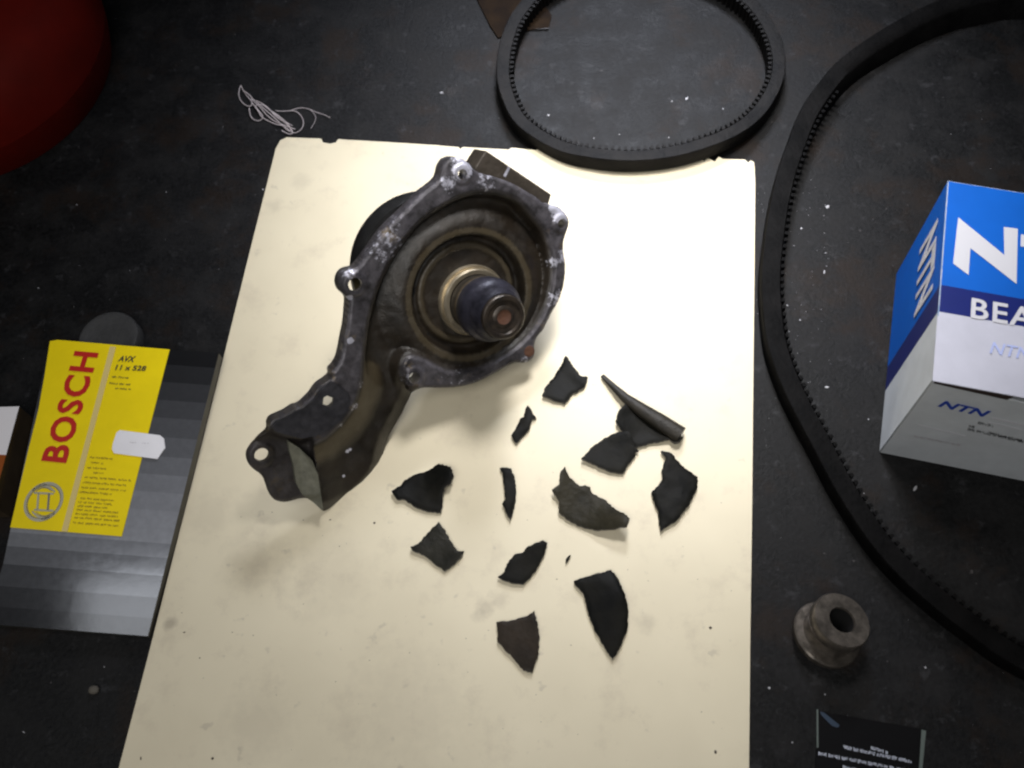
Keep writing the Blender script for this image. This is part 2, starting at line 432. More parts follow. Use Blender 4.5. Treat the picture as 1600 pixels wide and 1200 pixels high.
pit = -.0036 - .0075*sm(-r, -.0324, -.0298) + .0022*sm(-r, -.0280, -.0264) - .0014*sm(-r, -.0245, -.0230)
z = np.where(r <= .0324, pit, z)
# outlet leg: open channel that falls from its left edge and rolls off at the right silhouette
LW = np.array([pp(q) for q in INN[46:67]]); LW = np.array([pp(q) for q in [(592, 436), (580, 470), (572, 505), (567, 540), (564, 570), (562, 597), (556, 620), (548, 640), (535, 658), (520, 672), (505, 685), (490, 692)]])
def line_dist(P, L_):
    best = np.full(len(P), 1e9)
    for a, b in zip(L_[:-1], L_[1:]):
        ab = b-a; t = np.clip(((P-a)@ab)/(ab@ab), 0, 1); best = np.minimum(best, np.linalg.norm(P-a-t[:, None]*ab, axis=1))
    return best
RS = np.array([pp(q) for q in [(506, 799), (515, 797), (530, 790), (557, 776), (575, 760), (588, 742), (595, 726), (600, 703), (607, 682), (618, 662), (628, 645), (636, 628), (646, 614)]])
LG = np.array([pp(q) for q in [(562, 590), (556, 620), (548, 640), (535, 658), (520, 672), (505, 685), (489, 693), (497, 740), (501, 775), (505, 806), (560, 806), (625, 730), (650, 660), (655, 620), (645, 613), (637, 611), (635, 590), (635, 560), (566, 540)]])
inLG = inside(P2, LG); dLW = line_dist(P2, LW); dRS = line_dist(P2, RS); dEE = line_dist(P2, np.array([pp(q) for q in [(488, 690), (497, 740), (501, 775), (506, 800)]]))
dirl = pp((560, 740))-pp((636, 575)); dirl = dirl/np.linalg.norm(dirl)
wl = sm((P2-pp((636, 585)))@dirl, -.004, .012)*inLG
zleg = -.0020*sm(dLW, 0, .0015)-.0085*sm(dLW, .001, .015)*(.25+.75*sm(dEE, 0, .016)) - .0050*(1-sm(dRS, 0, .0060))
z = z*(1-wl)+zleg*wl
# the lowered end plate and the gasket tab step
z = np.where(inPl & ~inI & ~inLG, -.0085*sm(dP, .0003, .004), z)
rampz = pp((480, 740))
# raised ears round the holes, rounded outer edge
for c, r_ in holep:
    dd = np.linalg.norm(P2-c, axis=1); z = z + np.where(~inI, .0009*sm(-dd, -r_-.0032, -r_-.002), 0)
z = z - .0013*(1-sm(dO, 0, .0014))
nz = np.array([noise.fractal(Vector((p[0]*220, p[1]*220, 3.1)), 1.0, 2.0, 4) for p in P2])
nz2 = np.array([noise.noise(Vector((p[0]*60, p[1]*60, 9.1))) for p in P2])
z = z + nz*.00022 + np.where(~inI, nz2*.0003, nz2*.0002)
rimm = np.where(inI, 1-sm(din, 0, .0022), 1.)*np.where(inPl, .35, 1.)
legrim = pp((470, 660)); rimm = rimm*(1-.45*sm(-np.linalg.norm(P2-legrim, axis=1), -.030, -.015))
RL = np.array([pp(q) for q in [(652, 602), (612, 600), (585, 690), (540, 750), (500, 770), (500, 812), (560, 812), (640, 740), (690, 640)]]); inRL = inside(P2, RL); rimm = np.where(inRL, rimm*.12, rimm)
rimm = np.where(wl > .3, .9*(1-sm(dLW, .0004, .0016)), rimm)
corr = np.zeros(len(P2))
for (cx, cy), rad, s in (((722, 262), .010, 1), ((700, 285), .008, .8), ((760, 285), .010, .6), ((876, 336), .008, 1.15), ((866, 326), .005, 1.1), ((882, 400), .008, .7), ((872, 470), .012, .6), ((866, 410), .005, .8), ((640, 590), .008, .5), ((720, 600), .02, .35),
                         ((545, 428), .006, .7), ((600, 375), .02, .55), ((547, 465), .003, .9), ((548, 532), .0028, 1.3), ((563, 600), .004, .5), ((554, 636), .004, .6), ((531, 666), .004, .5), ((543, 705), .0016, 1.2), ((547, 702), .0016, 1.1), ((537, 744), .0014, 1.1), ((820, 565), .006, .6), ((620, 345), .008, .5)):
    d = np.linalg.norm(P2-pp((cx, cy)), axis=1); corr = np.maximum(corr, s*sm(-d, -rad, -rad*.25))
corr = np.where(inI & (din > .0035) & (r < .055), corr*.2, corr)
tanm = np.where((r < .0355) & (r > .0322), .6, 0.)*1. + .4*leg*sm(din, .002, .006)*(1-sm(din, .007, .013)) + .5*(r < .027)*(r > .024)
tanm = np.where(wl > .3, .95*(sm(dLW, .0012, .003))*(1-sm(dLW, .008, .014)), tanm)
tanm = np.clip(tanm, 0, 1)
nv = len(P2)
BACK = -.0105
zb = np.minimum(z-.003, BACK)
for c, r_ in holep[1:4]: zb = np.where((np.linalg.norm(P2-c, axis=1) < r_+.0035) & (c is not None), z-.0028, zb)
thin = np.any([np.linalg.norm(P2-c, axis=1) < r_+.0035 for c, r_ in holep[1:4]], axis=0); zb = np.where((dO < .0015) & ~thin, np.minimum(BACK, z-.002), zb)
for k in np.nonzero((wl > 0) | (inPl & ~inI))[0]:      # the lowered surfaces keep their traced outline
    q = w3(P2[k]); q2 = q + (q-CO)*(z[k]*(1 if inPl[k] else wl[k])/((q-CO).dot(PN))) - PO
    P2[k] = (q2.dot(E1), q2.dot(E2))
V = [w3(P2[k], z[k]) for k in range(nv)] + [w3(P2[k], zb[k] if not ins[k] else zb[k]) for k in range(nv)]
# boundary edges
from collections import Counter
ec = Counter(); ed = {}
for q in quads:
    for a, b in ((q[0], q[1]), (q[1], q[2]), (q[2], q[3]), (q[3], q[0])):
        key = (min(a, b), max(a, b)); ec[key] += 1; ed[key] = (a, b)
Fs = [tuple(int(v) for v in q) for q in quads] + [tuple(int(v)+nv for v in q[::-1]) for q in quads]
for key, c in ec.items():
    if c == 1:
        a, b = ed[key]; Fs.append((int(b), int(a), int(a)+nv, int(b)+nv))
pump = root('water_pump', 'dark cast water pump housing with worn flange and open volute, tilted on the cream board', 'water pump')
hs = link('housing', V, Fs, M['casting'], pump, smooth=True)
for nm, arr in (('rim', rimm), ('corr', corr), ('tan', tanm)):
    a = hs.data.attributes.new(nm, 'FLOAT', 'POINT'); a.data.foreach_set('value', np.r_[arr, arr*.5].astype('f'))
es = hs.modifiers.new('es', 'EDGE_SPLIT'); es.split_angle = math.radians(60)
# plate end wall (flat pale end face of the outlet) and gasket on the tab
ew = [(452, 692), (470, 703), (488, 720), (496, 740), (501, 772), (505, 797), (490, 787), (475, 777), (465, 759), (461, 731), (455, 710)]
prism('end_face', [w3(pp(q), (.0006 if q[0] > 485 and q != (490, 787) else -.0030)) for q in ew], -PN*.004, mat('end_face_scale', (.13, .13, .10), .5, .1, var=.3, scale=120, bump=.4), pump)
gk = [(424, 664), (430, 657), (448, 648), (462, 640), (474, 635), (490, 622), (501, 606), (516, 595), (527, 600), (541, 612), (546, 628), (536, 650), (515, 668), (492, 679), (470, 683), (446, 677), (428, 672)]
gm = mat('gasket_black', (.014, .014, .017), .45, .1, col2=(.035, .034, .04), scale=200, bump=.5, rvar=.1)
gp = [w3(pp(q), .0012) for q in gk]
hc = pp((511, 625)); ring = [w3(hc+.0031*np.array((math.cos(a), math.sin(a))), .0012) for a in np.linspace(0, 2*math.pi, 20, endpoint=False)]
allv = [pp(q) for q in gk]; n1 = len(gk)
cd = delaunay_2d_cdt([Vector(v) for v in allv]+[Vector(hc+.0031*np.array((math.cos(a), math.sin(a)))) for a in np.linspace(0, 2*math.pi, 20, endpoint=False)],
                     [(i, (i+1) % n1) for i in range(n1)]+[(n1+i, n1+(i+1) % 20) for i in range(20)], [], 1, 1e-7)
fv = [(w3(v, .0012)) for v in cd[0]]; ff = [f for f in cd[2] if np.linalg.norm(np.mean([cd[0][i] for i in f], axis=0)-hc) > .0026]
gk_o = link('gasket_tab', fv, ff, gm, pump); sm_ = gk_o.modifiers.new('s', 'SOLIDIFY'); sm_.thickness = .0022; sm_.offset = 0
# hub, seal and shaft
SO = onplane((749, 475), PN, PO)
lathe('bearing_housing', [(.0001, -.030), (.019, -.030), (.021, -.012), (.021, -.011)], SO, PN, M['hub'], pump)
lathe('hub_ring', [(.0236, -.0150), (.0242, -.0120), (.0236, -.0112), (.0218, -.0108), (.0206, -.0120), (.0165, -.0122), (.0140, -.0125)], SO, PN, M['hub'], pump)
lathe('seal_ring', [(.0178, -.0125), (.0190, -.0110), (.0192, -.0092), (.0186, -.0080), (.0172, -.0084), (.0168, -.0070), (.0176, -.0060), (.0180, -.0044), (.0172, -.0034), (.0150, -.0040)], SO, PN, M['brass'], pump)
lathe('seal_bellows', [(.0130, -.0060), (.0148, -.0030), (.0140, -.0008), (.0136, .0010), (.0148, .0022), (.0152, .0040)], SO, PN, M['hub'], pump)
lathe('seal_lip', [(.0152, .0040), (.0157, .0046), (.0155, .0056), (.0150, .0058)], SO, PN, M['tan'], pump)
lathe('shaft_collar', [(.0146, .0056), (.0156, .0062), (.0163, .0080), (.0166, .0130), (.0164, .0165), (.0155, .0185), (.0143, .0200), (.0140, .0225), (.0132, .0260), (.0120, .0285), (.0116, .0296)], SO, PN, M['dark'], pump, wob=.004)
tip = lathe('shaft', [(.0114, .0290), (.0113, .0316), (.0107, .0322), (.0090, .0322), (.0083, .0312), (.0058, .0309), (.0048, .0316), (.0038, .0317)], SO, PN, M['shaftm'], pump)
lathe('shaft_centre', [(.0040, .0316), (.0030, .0311), (.0001, .0308)], SO, PN, M['rust'], pump)
# rear cover seen behind the flange at the upper left
e1c = PO-PN*.020
pul = [onplane(q, PN, e1c)-e1c for q in ((656, 297), (640, 299), (605, 318), (573, 346), (552, 374), (545, 395), (549, 420))]
A_ = np.array([(2*q.dot(E1), 2*q.dot(E2), 1) for q in pul]); B_ = np.array([q.dot(E1)**2+q.dot(E2)**2 for q in pul]); s_ = np.linalg.lstsq(A_, B_, rcond=None)[0]
Rp = math.sqrt(s_[2]+s_[0]**2+s_[1]**2); pc = PO+E1*s_[0]+E2*s_[1]
lathe('rear_cover', [(.0001, -.0240), (Rp*.80, -.0240), (Rp*.93, -.0235), (Rp*.985, -.0220), (Rp, -.0200), (Rp*.985, -.0170), (Rp*.95, -.0125), (Rp*.93, -.0112), (.0001, -.0112)], pc, PN, M['rear'], pump)
# block behind the flange at the upper right
bk = [(759, 235), (862, 304), (857, 320), (846, 334), (800, 330), (750, 296), (742, 262)]
def offp(q, d):
    O = PO+PN*d; return onplane(q, PN, O)
prism('inlet_block', [offp(q, -.0125) for q in bk], -PN*.016, mat('block_casting', (.030, .024, .017), .5, .2, col2=(.055, .045, .035), scale=90, bump=.5), pump, bevel=.0008)
prism('parting_line', [offp(q, -.0121) for q in ((795, 259), (798, 261), (790, 277), (787, 275))], -PN*.0008, mat('bright_scratch', (.45, .45, .52), .4, .3, var=.4, scale=400), pump)
lathe('flange_dowel', [(.0001, .0002), (.0024, .0004), (.0031, .0002), (.0033, -.001)], w3(pp((827, 549))), PN, M['rust'], pump, seg=24)

# ------------------------------------------------------------------ broken shards
z4 = lambda L: [(600+x/3.077, 540+y/3.077) for x, y in L]
z5 = lambda L: [(600+x/3.077, 700+y/3.077) for x, y in L]


def shard(px, label, seed, bend=.0, axis=0, thick=.0018, base=.0003, tip=None, extra=None, name='broken_shard', parent=None, m=None, lump=.0003):
    poly = [at(x, y, BT+thick).to_2d() for x, y in px]
    poly = jag(poly, .0011, .0003, seed)
    area = sum(poly[i].cross(poly[(i+1) % len(poly)]) if False else poly[i].x*poly[(i+1) % len(poly)].y-poly[i].y*poly[(i+1) % len(poly)].x for i in range(len(poly)))
    if area < 0: poly = poly[::-1]
    n = len(poly); xs = [p.x for p in poly]; ys = [p.y for p in poly]
    P = np.array([tuple(p) for p in poly]); g = []
    st_ = .0013; x = min(xs)
    while x < max(xs):
        y = min(ys)
        while y < max(ys):
            g.append((x+random.uniform(-.0003, .0003), y+random.uniform(-.0003, .0003))); y += st_
        x += st_
    g = np.array(g) if g else np.zeros((0, 2))
    if len(g):
        k = inside(g, P); g = g[k]
    if len(g):
        dd, _ = seg_dist(g, P); g = g[dd > .0006]
    res_ = delaunay_2d_cdt([Vector(p) for p in P]+[Vector(p) for p in g], [(i, (i+1) % n) for i in range(n)], [], 1, 1e-8)
    v2 = np.array([tuple(v) for v in res_[0]]); fs = [tuple(f) for f in res_[2]]
    c = P.mean(0); ax = np.array((math.cos(axis), math.sin(axis))); s = (v2-c)@ax; sp = (P-c)@ax
    hz = bend*(s**2); hz = hz if bend >= 0 else hz-(bend*(sp**2)).min()
    if bend < 0: hz = hz
    if tip:
        tx, ty, rad, hh = tip; q = at(tx, ty, BT).to_2d(); d = np.hypot(v2[:, 0]-q.x, v2[:, 1]-q.y); hz = hz+hh*sm(-d, -rad, 0)
    dE, _ = seg_dist(v2, P)
    hz = hz+np.array([lump*noise.noise(Vector((p[0]*130, p[1]*130, seed))) for p in v2]) - .0004*(1-sm(dE, 0, .0012))
    hz = hz-min(0, hz.min())
    nv_ = len(v2)
    V_ = [(p[0], p[1], BT+base+thick+h) for p, h in zip(v2, hz)]+[(p[0], p[1], BT+base+h) for p, h in zip(v2, hz)]
    ec_ = Counter(); ed_ = {}
    for f in fs:
        for a, b in zip(f, f[1:]+f[:1]):
            ec_[(min(a, b), max(a, b))] += 1; ed_[(min(a, b), max(a, b))] = (a, b)
    Fs_ = fs+[tuple(i+nv_ for i in f[::-1]) for f in fs]+[(ed_[k_][1], ed_[k_][0], ed_[k_][0]+nv_, ed_[k_][1]+nv_) for k_, c_ in ec_.items() if c_ == 1]
    o = link(name, V_, Fs_, m or M['shard'], parent, smooth=True)
    e = o.modifiers.new('es', 'EDGE_SPLIT'); e.split_angle = math.radians(45)
    o.data.materials.append(M['fracture'])
    for p_ in o.data.polygons:
        if p_.index >= 2*len(fs): p_.material_index = 1
    if label: tag(o, label, 'shard', 'broken impeller shards on the board')
    return o


shard(z4([(873, 50), (886, 62), (900, 90), (945, 148), (980, 155), (972, 182), (965, 200), (905, 235), (870, 280), (820, 268), (760, 245), (775, 205), (815, 155), (850, 100)]), 'small kite-shaped dark shard nearest the round end of the pump, top of the group', 1, bend=6, axis=.3)
shard(z4([(690, 290), (712, 318), (732, 350), (712, 352), (706, 376), (700, 400), (672, 432), (637, 470), (612, 435), (640, 385), (655, 352), (672, 345), (680, 305)]), 'tiny ragged black shard just below the kite-shaped shard', 2, lump=.001)
fr = root('broken_shard', 'folded dark shard with a long pointed rolled rim sticking up to the left', 'shard', 'broken impeller shards on the board')
shard(z4([(1165, 285), (1230, 320), (1300, 370), (1400, 425), (1435, 450), (1420, 474), (1395, 478), (1370, 455), (1290, 470), (1215, 490), (1190, 470), (1175, 440), (1150, 420), (1112, 370), (1130, 320)]), None, 3, bend=9, axis=-.9, name='blade', parent=fr)
rp = [at(600+x/3.077, 540+y/3.077, BT+h) for x, y, h in ((1050, 146, .0015), (1100, 195, .003), (1160, 252, .0042), (1240, 310, .005), (1330, 368, .0052), (1428, 430, .0045))]
rv = []; rf = []
for i, (p, rad, fl) in enumerate(zip(rp, (.0011, .0016, .0024, .0034, .0040, .0042), (1, 1, 1, 1, 1, 1))):
    t = (rp[min(i+1, 5)]-rp[max(i-1, 0)]).normalized(); s1 = t.cross(Vector((0, 0, 1))).normalized(); s2 = s1.cross(t)
    for k in range(14):
        a = 2*math.pi*k/14; rv.append(p+s1*(rad*1.15*math.cos(a))+s2*(rad*.8*math.sin(a))+Vector((0, 0, noise.noise(p*300+Vector((k, 0, 0)))*.0003)))
for i in range(5):
    for k in range(14): rf.append((i*14+k, i*14+(k+1) % 14, (i+1)*14+(k+1) % 14, (i+1)*14+k))
rf += [tuple(range(13, -1, -1)), tuple(range(70, 84))]
ro_ = link('rolled_rim', rv, rf, mat('rim_brownish', (.012, .011, .009), .5, 0, spec=.2, col2=(.026, .022, .016), scale=80, bump=.5), fr, smooth=True); ro_.modifiers.new('es', 'EDGE_SPLIT').split_angle = math.radians(50)
shard(z4([(948, 547), (1000, 490), (1060, 445), (1130, 420), (1170, 418), (1190, 440), (1200, 485), (1225, 512), (1205, 515), (1210, 530), (1175, 570), (1150, 615), (1090, 610), (1040, 590)]), 'dark shard tucked against the lower left of the folded shard', 4, bend=8, axis=.8)
shard(z4([(1330, 508), (1380, 520), (1430, 580), (1508, 632), (1505, 690), (1470, 760), (1410, 840), (1330, 895), (1322, 860), (1318, 800), (1300, 760), (1285, 708), (1320, 672), (1335, 650), (1335, 600), (1355, 545)]), 'large black shard with a curved outer edge, rightmost of the group', 5, bend=-4, axis=0, lump=.0004)
shard(z5([(557, 98), (582, 96), (612, 100), (628, 140), (635, 200), (632, 260), (608, 350), (590, 318), (568, 272), (583, 250), (577, 180), (570, 120)]), 'thin vertical sliver of black shard with a pointed lower end', 6, bend=0, lump=.0009)
g = shard(z5([(870, 98), (888, 140), (940, 185), (965, 180), (992, 190), (1002, 220), (1060, 250), (1110, 305), (1150, 330), (1178, 360), (1165, 400), (1100, 405), (1020, 400), (940, 375), (880, 345), (840, 310), (842, 260), (808, 208), (840, 185), (850, 120)]), 'large brownish curled shard with a spike at its upper left, middle of the group', 7, bend=6, axis=-.6, tip=(972, 825, .02, .004), m=mat('brown_cast_shard', (.012, .011, .007), .45, col2=(.032, .028, .018), scale=60, spec=.08, bump=.5, bscale=260))
shard(z5([(265, 82), (325, 105), (340, 150), (325, 185), (292, 202), (283, 260), (275, 312), (205, 305), (140, 280), (100, 250), (62, 250), (38, 210), (85, 180), (100, 155), (160, 125), (215, 110)]), 'broad dark shard beside the pump outlet, its upper right corner lifted', 8, bend=5, axis=.5, tip=(706, 752, .016, .004))
shard(z5([(262, 355), (290, 390), (320, 445), (355, 498), (385, 500), (370, 530), (330, 565), (292, 592), (240, 555), (190, 515), (135, 492), (128, 478), (165, 463), (205, 415)]), 'four-cornered dark shard directly below the broad shard by the outlet', 9, bend=5, axis=0, m=mat('olive_cast_shard', (.009, .009, .007), .45, col2=(.022, .021, .016), scale=80, spec=.08, bump=.5))
shard(z5([(765, 447), (785, 460), (775, 500), (745, 565), (710, 615), (672, 655), (610, 650), (547, 622), (580, 595), (590, 560), (628, 512), (640, 508), (665, 505), (685, 480), (725, 460)]), 'wing-shaped black shard with a stepped upper left edge, below the thin sliver', 10, bend=4, axis=.9)
shard(z5([(912, 640), (1000, 612), (1092, 588), (1130, 640), (1160, 710), (1175, 790), (1168, 880), (1140, 950), (1100, 1018), (1060, 960), (1020, 890), (990, 825), (975, 770), (960, 705), (925, 665)]), 'longest black shard, sickle-edged and pointed at the bottom, lower right of the group', 11, bend=-4, axis=.3, lump=.0004, tip=(970, 930, .02, .002))
shard(z5([(540, 838), (620, 828), (690, 808), (722, 783), (740, 850), (748, 920), (740, 1000), (712, 1082), (670, 1070), (620, 1010), (545, 930), (545, 880)]), 'dark brown fan-shaped shard lowest on the board', 12, bend=3, axis=.1, m=mat('dark_brown_shard', (.012, .010, .008), .42, col2=(.028, .021, .015), scale=60, spec=.08, bump=.4))
cb = shard([(892, 868), (888, 877), (884, 881), (884, 874), (889, 868)], None, 13, thick=.001); tag(cb, 'tiny dark crumb on the board right of the wing-shaped shard', 'crumb')

# specks on the board and flakes on the bench
bm = bmesh.new(); rnd = random.Random(3)
for px, py, s in [(1110, 981, 2.2), (254, 968, 2), (288, 988, 1.3), (220, 1185, 1.8), (222, 1066, 2), (332, 1185, 1.3), (1118, 1175, 1.8), (516, 812, 1.2), (585, 817, 1.4), (870, 905, .8), (640, 1020, .8), (1090, 905, .9), (892, 1008, .8), (363, 988, .9), (312, 1028, .8)]+[(rnd.uniform(260, 1160), rnd.uniform(650, 1190), rnd.uniform(.3, .7)) for _ in range(60)]:
    if px < 190+(1200-py)*.256+25: continue
    ret = bmesh.ops.create_icosphere(bm, subdivisions=1, radius=s*.00036, matrix=Matrix.Translation(at(px, py, BT+.0001)) @ Matrix.Diagonal((rnd.uniform(.6, 1.7), rnd.uniform(.6, 1.5), .45, 1)))
sp = frombm('grit_specks', bm, M['speck']); sp['kind'] = 'stuff'; sp['label'] = 'dark grit specks scattered over the cream board'
bm = bmesh.new()
for px, py, s in [(1073, 154, 2.4), (1050, 158, 1.6), (857, 180, 2), (1293, 323, 3), (1252, 357, 2), (1250, 500, 2), (1230, 477, 1.8), (1288, 425, 2.5), (1290, 395, 1.2), (1292, 605, 2.5), (1357, 655, 1.8), (968, 210, 1.5), (1045, 215, 1.3), (928, 216, 1.3), (690, 145, 2), (1202, 1075, 1.8), (1289, 1085, 1.5), (1446, 1043, 1.6), (1430, 763, 3), (411, 296, 1.5), (235, 985, 1), (163, 1042, 1.4), (37, 1144, 1.6), (92, 108, 1.4), (1238, 1160, 1.5), (60, 450, 1.2), (120, 320, 1.5), (260, 300, 1.2), (1130, 170, 1.2)]+[(rnd.uniform(1180, 1300), rnd.uniform(280, 700), rnd.uniform(.25, .8)) for _ in range(110)]+[(rnd.uniform(0, 1600), rnd.uniform(0, 1200), rnd.uniform(.25, .6)) for _ in range(110)]:
    bmesh.ops.create_icosphere(bm, subdivisions=1, radius=s*.00042, matrix=Matrix.Translation(at(px, py, .0002)) @ Matrix.Rotation(rnd.uniform(0, 3), 4, 'Z') @ Matrix.Diagonal((rnd.uniform(.5, 1.6), rnd.uniform(.4, .9), .35, 1)))
fl = frombm('metal_flakes', bm, M['flake']); fl['kind'] = 'stuff'; fl['label'] = 'pale metal flakes and dust scattered on the dark bench'
bm = bmesh.new(); bmesh.ops.create_icosphere(bm, subdivisions=2, radius=.0028, matrix=Matrix.Translation(at(147, 1078, .0016)) @ Matrix.Diagonal((1, .85, .6, 1)))
for v in bm.verts: v.co += Vector((noise.noise(v.co*500), noise.noise(v.co*500+Vector((5, 5, 5))), 0))*.0004
tag(frombm('pebble', bm, M['pebble'], smooth=True), 'small pale pebble on the dark bench left of the board bottom', 'pebble')

# ------------------------------------------------------------------ belts
def belt(name, path, hgt, thk, m, label, ntooth, tooth_filter=None, flare=None):
    """standing cogged V-belt: path is the middle of the belt seen from above (Vectors with z = bottom height)"""
    rt = root(name, label, 'belt'); n = len(path); V_ = []; Fs_ = []
    P = [Vector(p) for p in path]; c = sum(P, Vector())/n
    prof = [(-.5, .16), (-.46, .0), (-.1, 0), (.38, .0), (.5, .07), (.5, .93), (.44, 1.0), (.1, 1.0), (-.44, .96), (-.5, .84)]   # across (-inner, +outer), up
    frames = []
    for i in range(n):
        t = (P[(i+1) % n]-P[i-1]).normalized(); o_ = Vector((t.y, -t.x, 0)).normalized()
        if o_.dot(P[i]-c) < 0: o_ = -o_
        frames.append((P[i], t, o_))
        lean = flare(i/n) if flare else 0
        for a, b in prof: V_.append(P[i]+o_*(a*thk - lean*b)+Vector((0, 0, b*hgt)))
    k = len(prof)
    for i in range(n):
        for j in range(k):
            Fs_.append((i*k+j, i*k+(j+1) % k, ((i+1) % n)*k+(j+1) % k, ((i+1) % n)*k+j))
    o = link('belt_band', V_, Fs_, m, rt, smooth=True); o.modifiers.new('es', 'EDGE_SPLIT').split_angle = math.radians(50)
    bm_ = bmesh.new(); bm_.from_mesh(o.data); bmesh.ops.recalc_face_normals(bm_, faces=bm_.faces); bm_.to_mesh(o.data); bm_.free()
    L = sum((P[(i+1) % n]-P[i]).length for i in range(n)); pitch = L/ntooth; tw = pitch*.55; td = .0026 if thk < .01 else .0019; th_ = hgt*.85
    tv = [(-tw/2, 0, 0), (tw/2, 0, 0), (tw*.33, -td, 0), (-tw*.33, -td, 0)]; tv = [(x, y, hgt*.11) for x, y, _ in tv]+[(x, y, hgt*.11+th_) for x, y, _ in tv]   # cogs stop just under the top face
    tme = bpy.data.meshes.new('cog'); tme.from_pydata(tv, [], [(0, 1, 5, 4), (1, 2, 6, 5), (2, 3, 7, 6), (3, 0, 4, 7), (4, 5, 6, 7), (3, 2, 1, 0)]); tme.materials.append(m)
    acc = 0; nxt = 0
    for i in range(n):
        a, b = P[i], P[(i+1) % n]; ln = (b-a).length
        while nxt < acc+ln:
            u_ = (nxt-acc)/ln; q = a.lerp(b, u_); t = frames[i][1].lerp(frames[(i+1) % n][1], u_).normalized(); o_ = frames[i][2].lerp(frames[(i+1) % n][2], u_).normalized()
            nxt += pitch
            if tooth_filter and not tooth_filter(q): continue
            if flare and abs(flare(i/n)) > .0025: continue
            to = bpy.data.objects.new('cog', tme); COL.objects.link(to); to.parent = rt
            X = Vector((t.x, t.y, 0)).normalized(); Y = Vector((o_.x, o_.y, 0)).normalized()
            if X.cross(Y).z < 0: X = -X
            lean = flare(i/n) if flare else 0
            pos = q-Y*(thk*.495+lean*.5)
            to.matrix_local = Matrix(((X.x, Y.x, 0, pos.x), (X.y, Y.y, 0, pos.y), (0, 0, 1, pos.z), (0, 0, 0, 1)))
        acc += ln
    return rt


sb_in = [(797, 110), (806, 150), (828, 186), (880, 220), (930, 234), (985, 239), (1040, 234), (1090, 221), (1140, 198), (1175, 168), (1198, 132), (1206, 100), (1201, 65), (1184, 30), (1158, 0), (1110, -32), (1050, -52), (985, -58), (920, -50), (862, -22), (822, 20), (803, 62)]
def small_path():
    q = [at(x, y, .0125) for x, y in sb_in]; c = sum(q, Vector())/len(q)
    out = []
    for p in q:
        d = p-c; d.z = 0; L_ = d.length; p2 = c+d*((L_+.0046)/L_); 
        f = max(0, min(1, (.41-p.y)/.02)); p2.z = .0004+.0040*f; out.append(p2)
    return smooth_closed(out, 260)
belt('cogged_belt', small_path(), .0118, .0086, M['rubber'], 'small black cogged drive belt loop overlapping the top edge of the board', 132)
big_in = [(1600, 29), (1535, 37), (1472, 54), (1410, 83), (1347, 121), (1314, 150), (1277, 196), (1252, 250), (1235, 308), (1225, 375), (1221, 437), (1225, 500), (1234, 548), (1259, 611), (1301, 690), (1338, 758), (1388, 833), (1430, 880), (1480, 924), (1530, 962), (1600, 1010), (1700, 1060), (1850, 1090), (2050, 1040), (2200, 900), (2250, 700), (2230, 450), (2150, 220), (2000, 80), (1800, 30)]
def big_path():
    q = [at(x, y, .0015+.0107*max(0, min(1, (y-150)/280)) if x < 1700 else .006) for x, y in big_in]; c = sum(q, Vector())/len(q); out = []
    k = len(q)
    for i, p in enumerate(q):
        t = q[(i+1) % k]-q[i-1]; o_ = Vector((t.y, -t.x, 0)).normalized()
        if o_.dot(p-c) < 0: o_ = -o_
        p2 = p+o_*.0058; p2.z = .0003; out.append(p2)
    return smooth_closed(out, 420)
belt('cogged_belt', big_path(), .0125, .0112, M['rubberblack'], 'large black cogged drive belt curving round the blue and white box', 280, lambda q: q.x < .45,
     flare=lambda u: -.010*max(0, 1-u/.16) if u < .5 else -.010)

# ------------------------------------------------------------------ belt sleeve with yellow label
SLN = None
a_, b_, c_ = at(16, 990, .0075), at(232, 994, .0075), at(200, 546, .0165)
SLN = (b_-a_).cross(c_-a_).normalized()
def sl(x, y, lift=0):
    O = a_+SLN*lift; return onplane((x, y), SLN, O)
sleeve = root('belt_sleeve', 'flat grey striped card sleeve with a yellow and red printed label, left of the board', 'packaging')
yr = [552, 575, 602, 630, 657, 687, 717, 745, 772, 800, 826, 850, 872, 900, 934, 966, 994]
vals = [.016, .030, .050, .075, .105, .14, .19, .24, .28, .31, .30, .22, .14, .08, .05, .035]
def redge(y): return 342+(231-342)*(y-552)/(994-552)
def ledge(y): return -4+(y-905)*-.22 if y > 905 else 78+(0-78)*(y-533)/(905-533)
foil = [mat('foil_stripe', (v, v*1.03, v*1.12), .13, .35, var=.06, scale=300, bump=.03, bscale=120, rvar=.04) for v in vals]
V_ = []; Fs_ = []
for y in yr:
    yl = y-19
    V_ += [sl(ledge(yl), yl), sl(redge(y), y)]
n_ = len(yr); V_ += [v-SLN*.0065 for v in V_]
V_ = [Vector(v) for v in V_]
for k in range(2*n_, 4*n_): V_[k].z = max(V_[k].z, .0006)
fi = []; mi = []
for i in range(n_-1): fi.append((2*i, 2*i+2, 2*i+3, 2*i+1)); mi.append(i)
o2 = 2*n_
for i in range(n_-1): fi.append((o2+2*i, o2+2*i+1, o2+2*i+3, o2+2*i+2)); mi.append(n_-1)
for i in range(n_-1):
    fi.append((2*i, o2+2*i, o2+2*i+2, 2*i+2)); mi.append(n_-1); fi.append((2*i+1, 2*i+3, o2+2*i+3, o2+2*i+1)); mi.append(n_-1)
fi.append((0, 1, o2+1, o2)); mi.append(n_-1); fi.append((2*n_-2, o2+2*n_-2, o2+2*n_-1, 2*n_-1)); mi.append(n_-1)
link('card', V_, fi, None, sleeve, mats=foil+[M['side']], midx=mi)
LBL = [(78, 533), (90, 531), (265, 546), (228, 690), (190, 838), (16, 824), (45, 700), (60, 640), (69, 590)]
lab = prism('label', [sl(x, y, .0005) for x, y in LBL], -SLN*.0006, M['yellow'], sleeve)
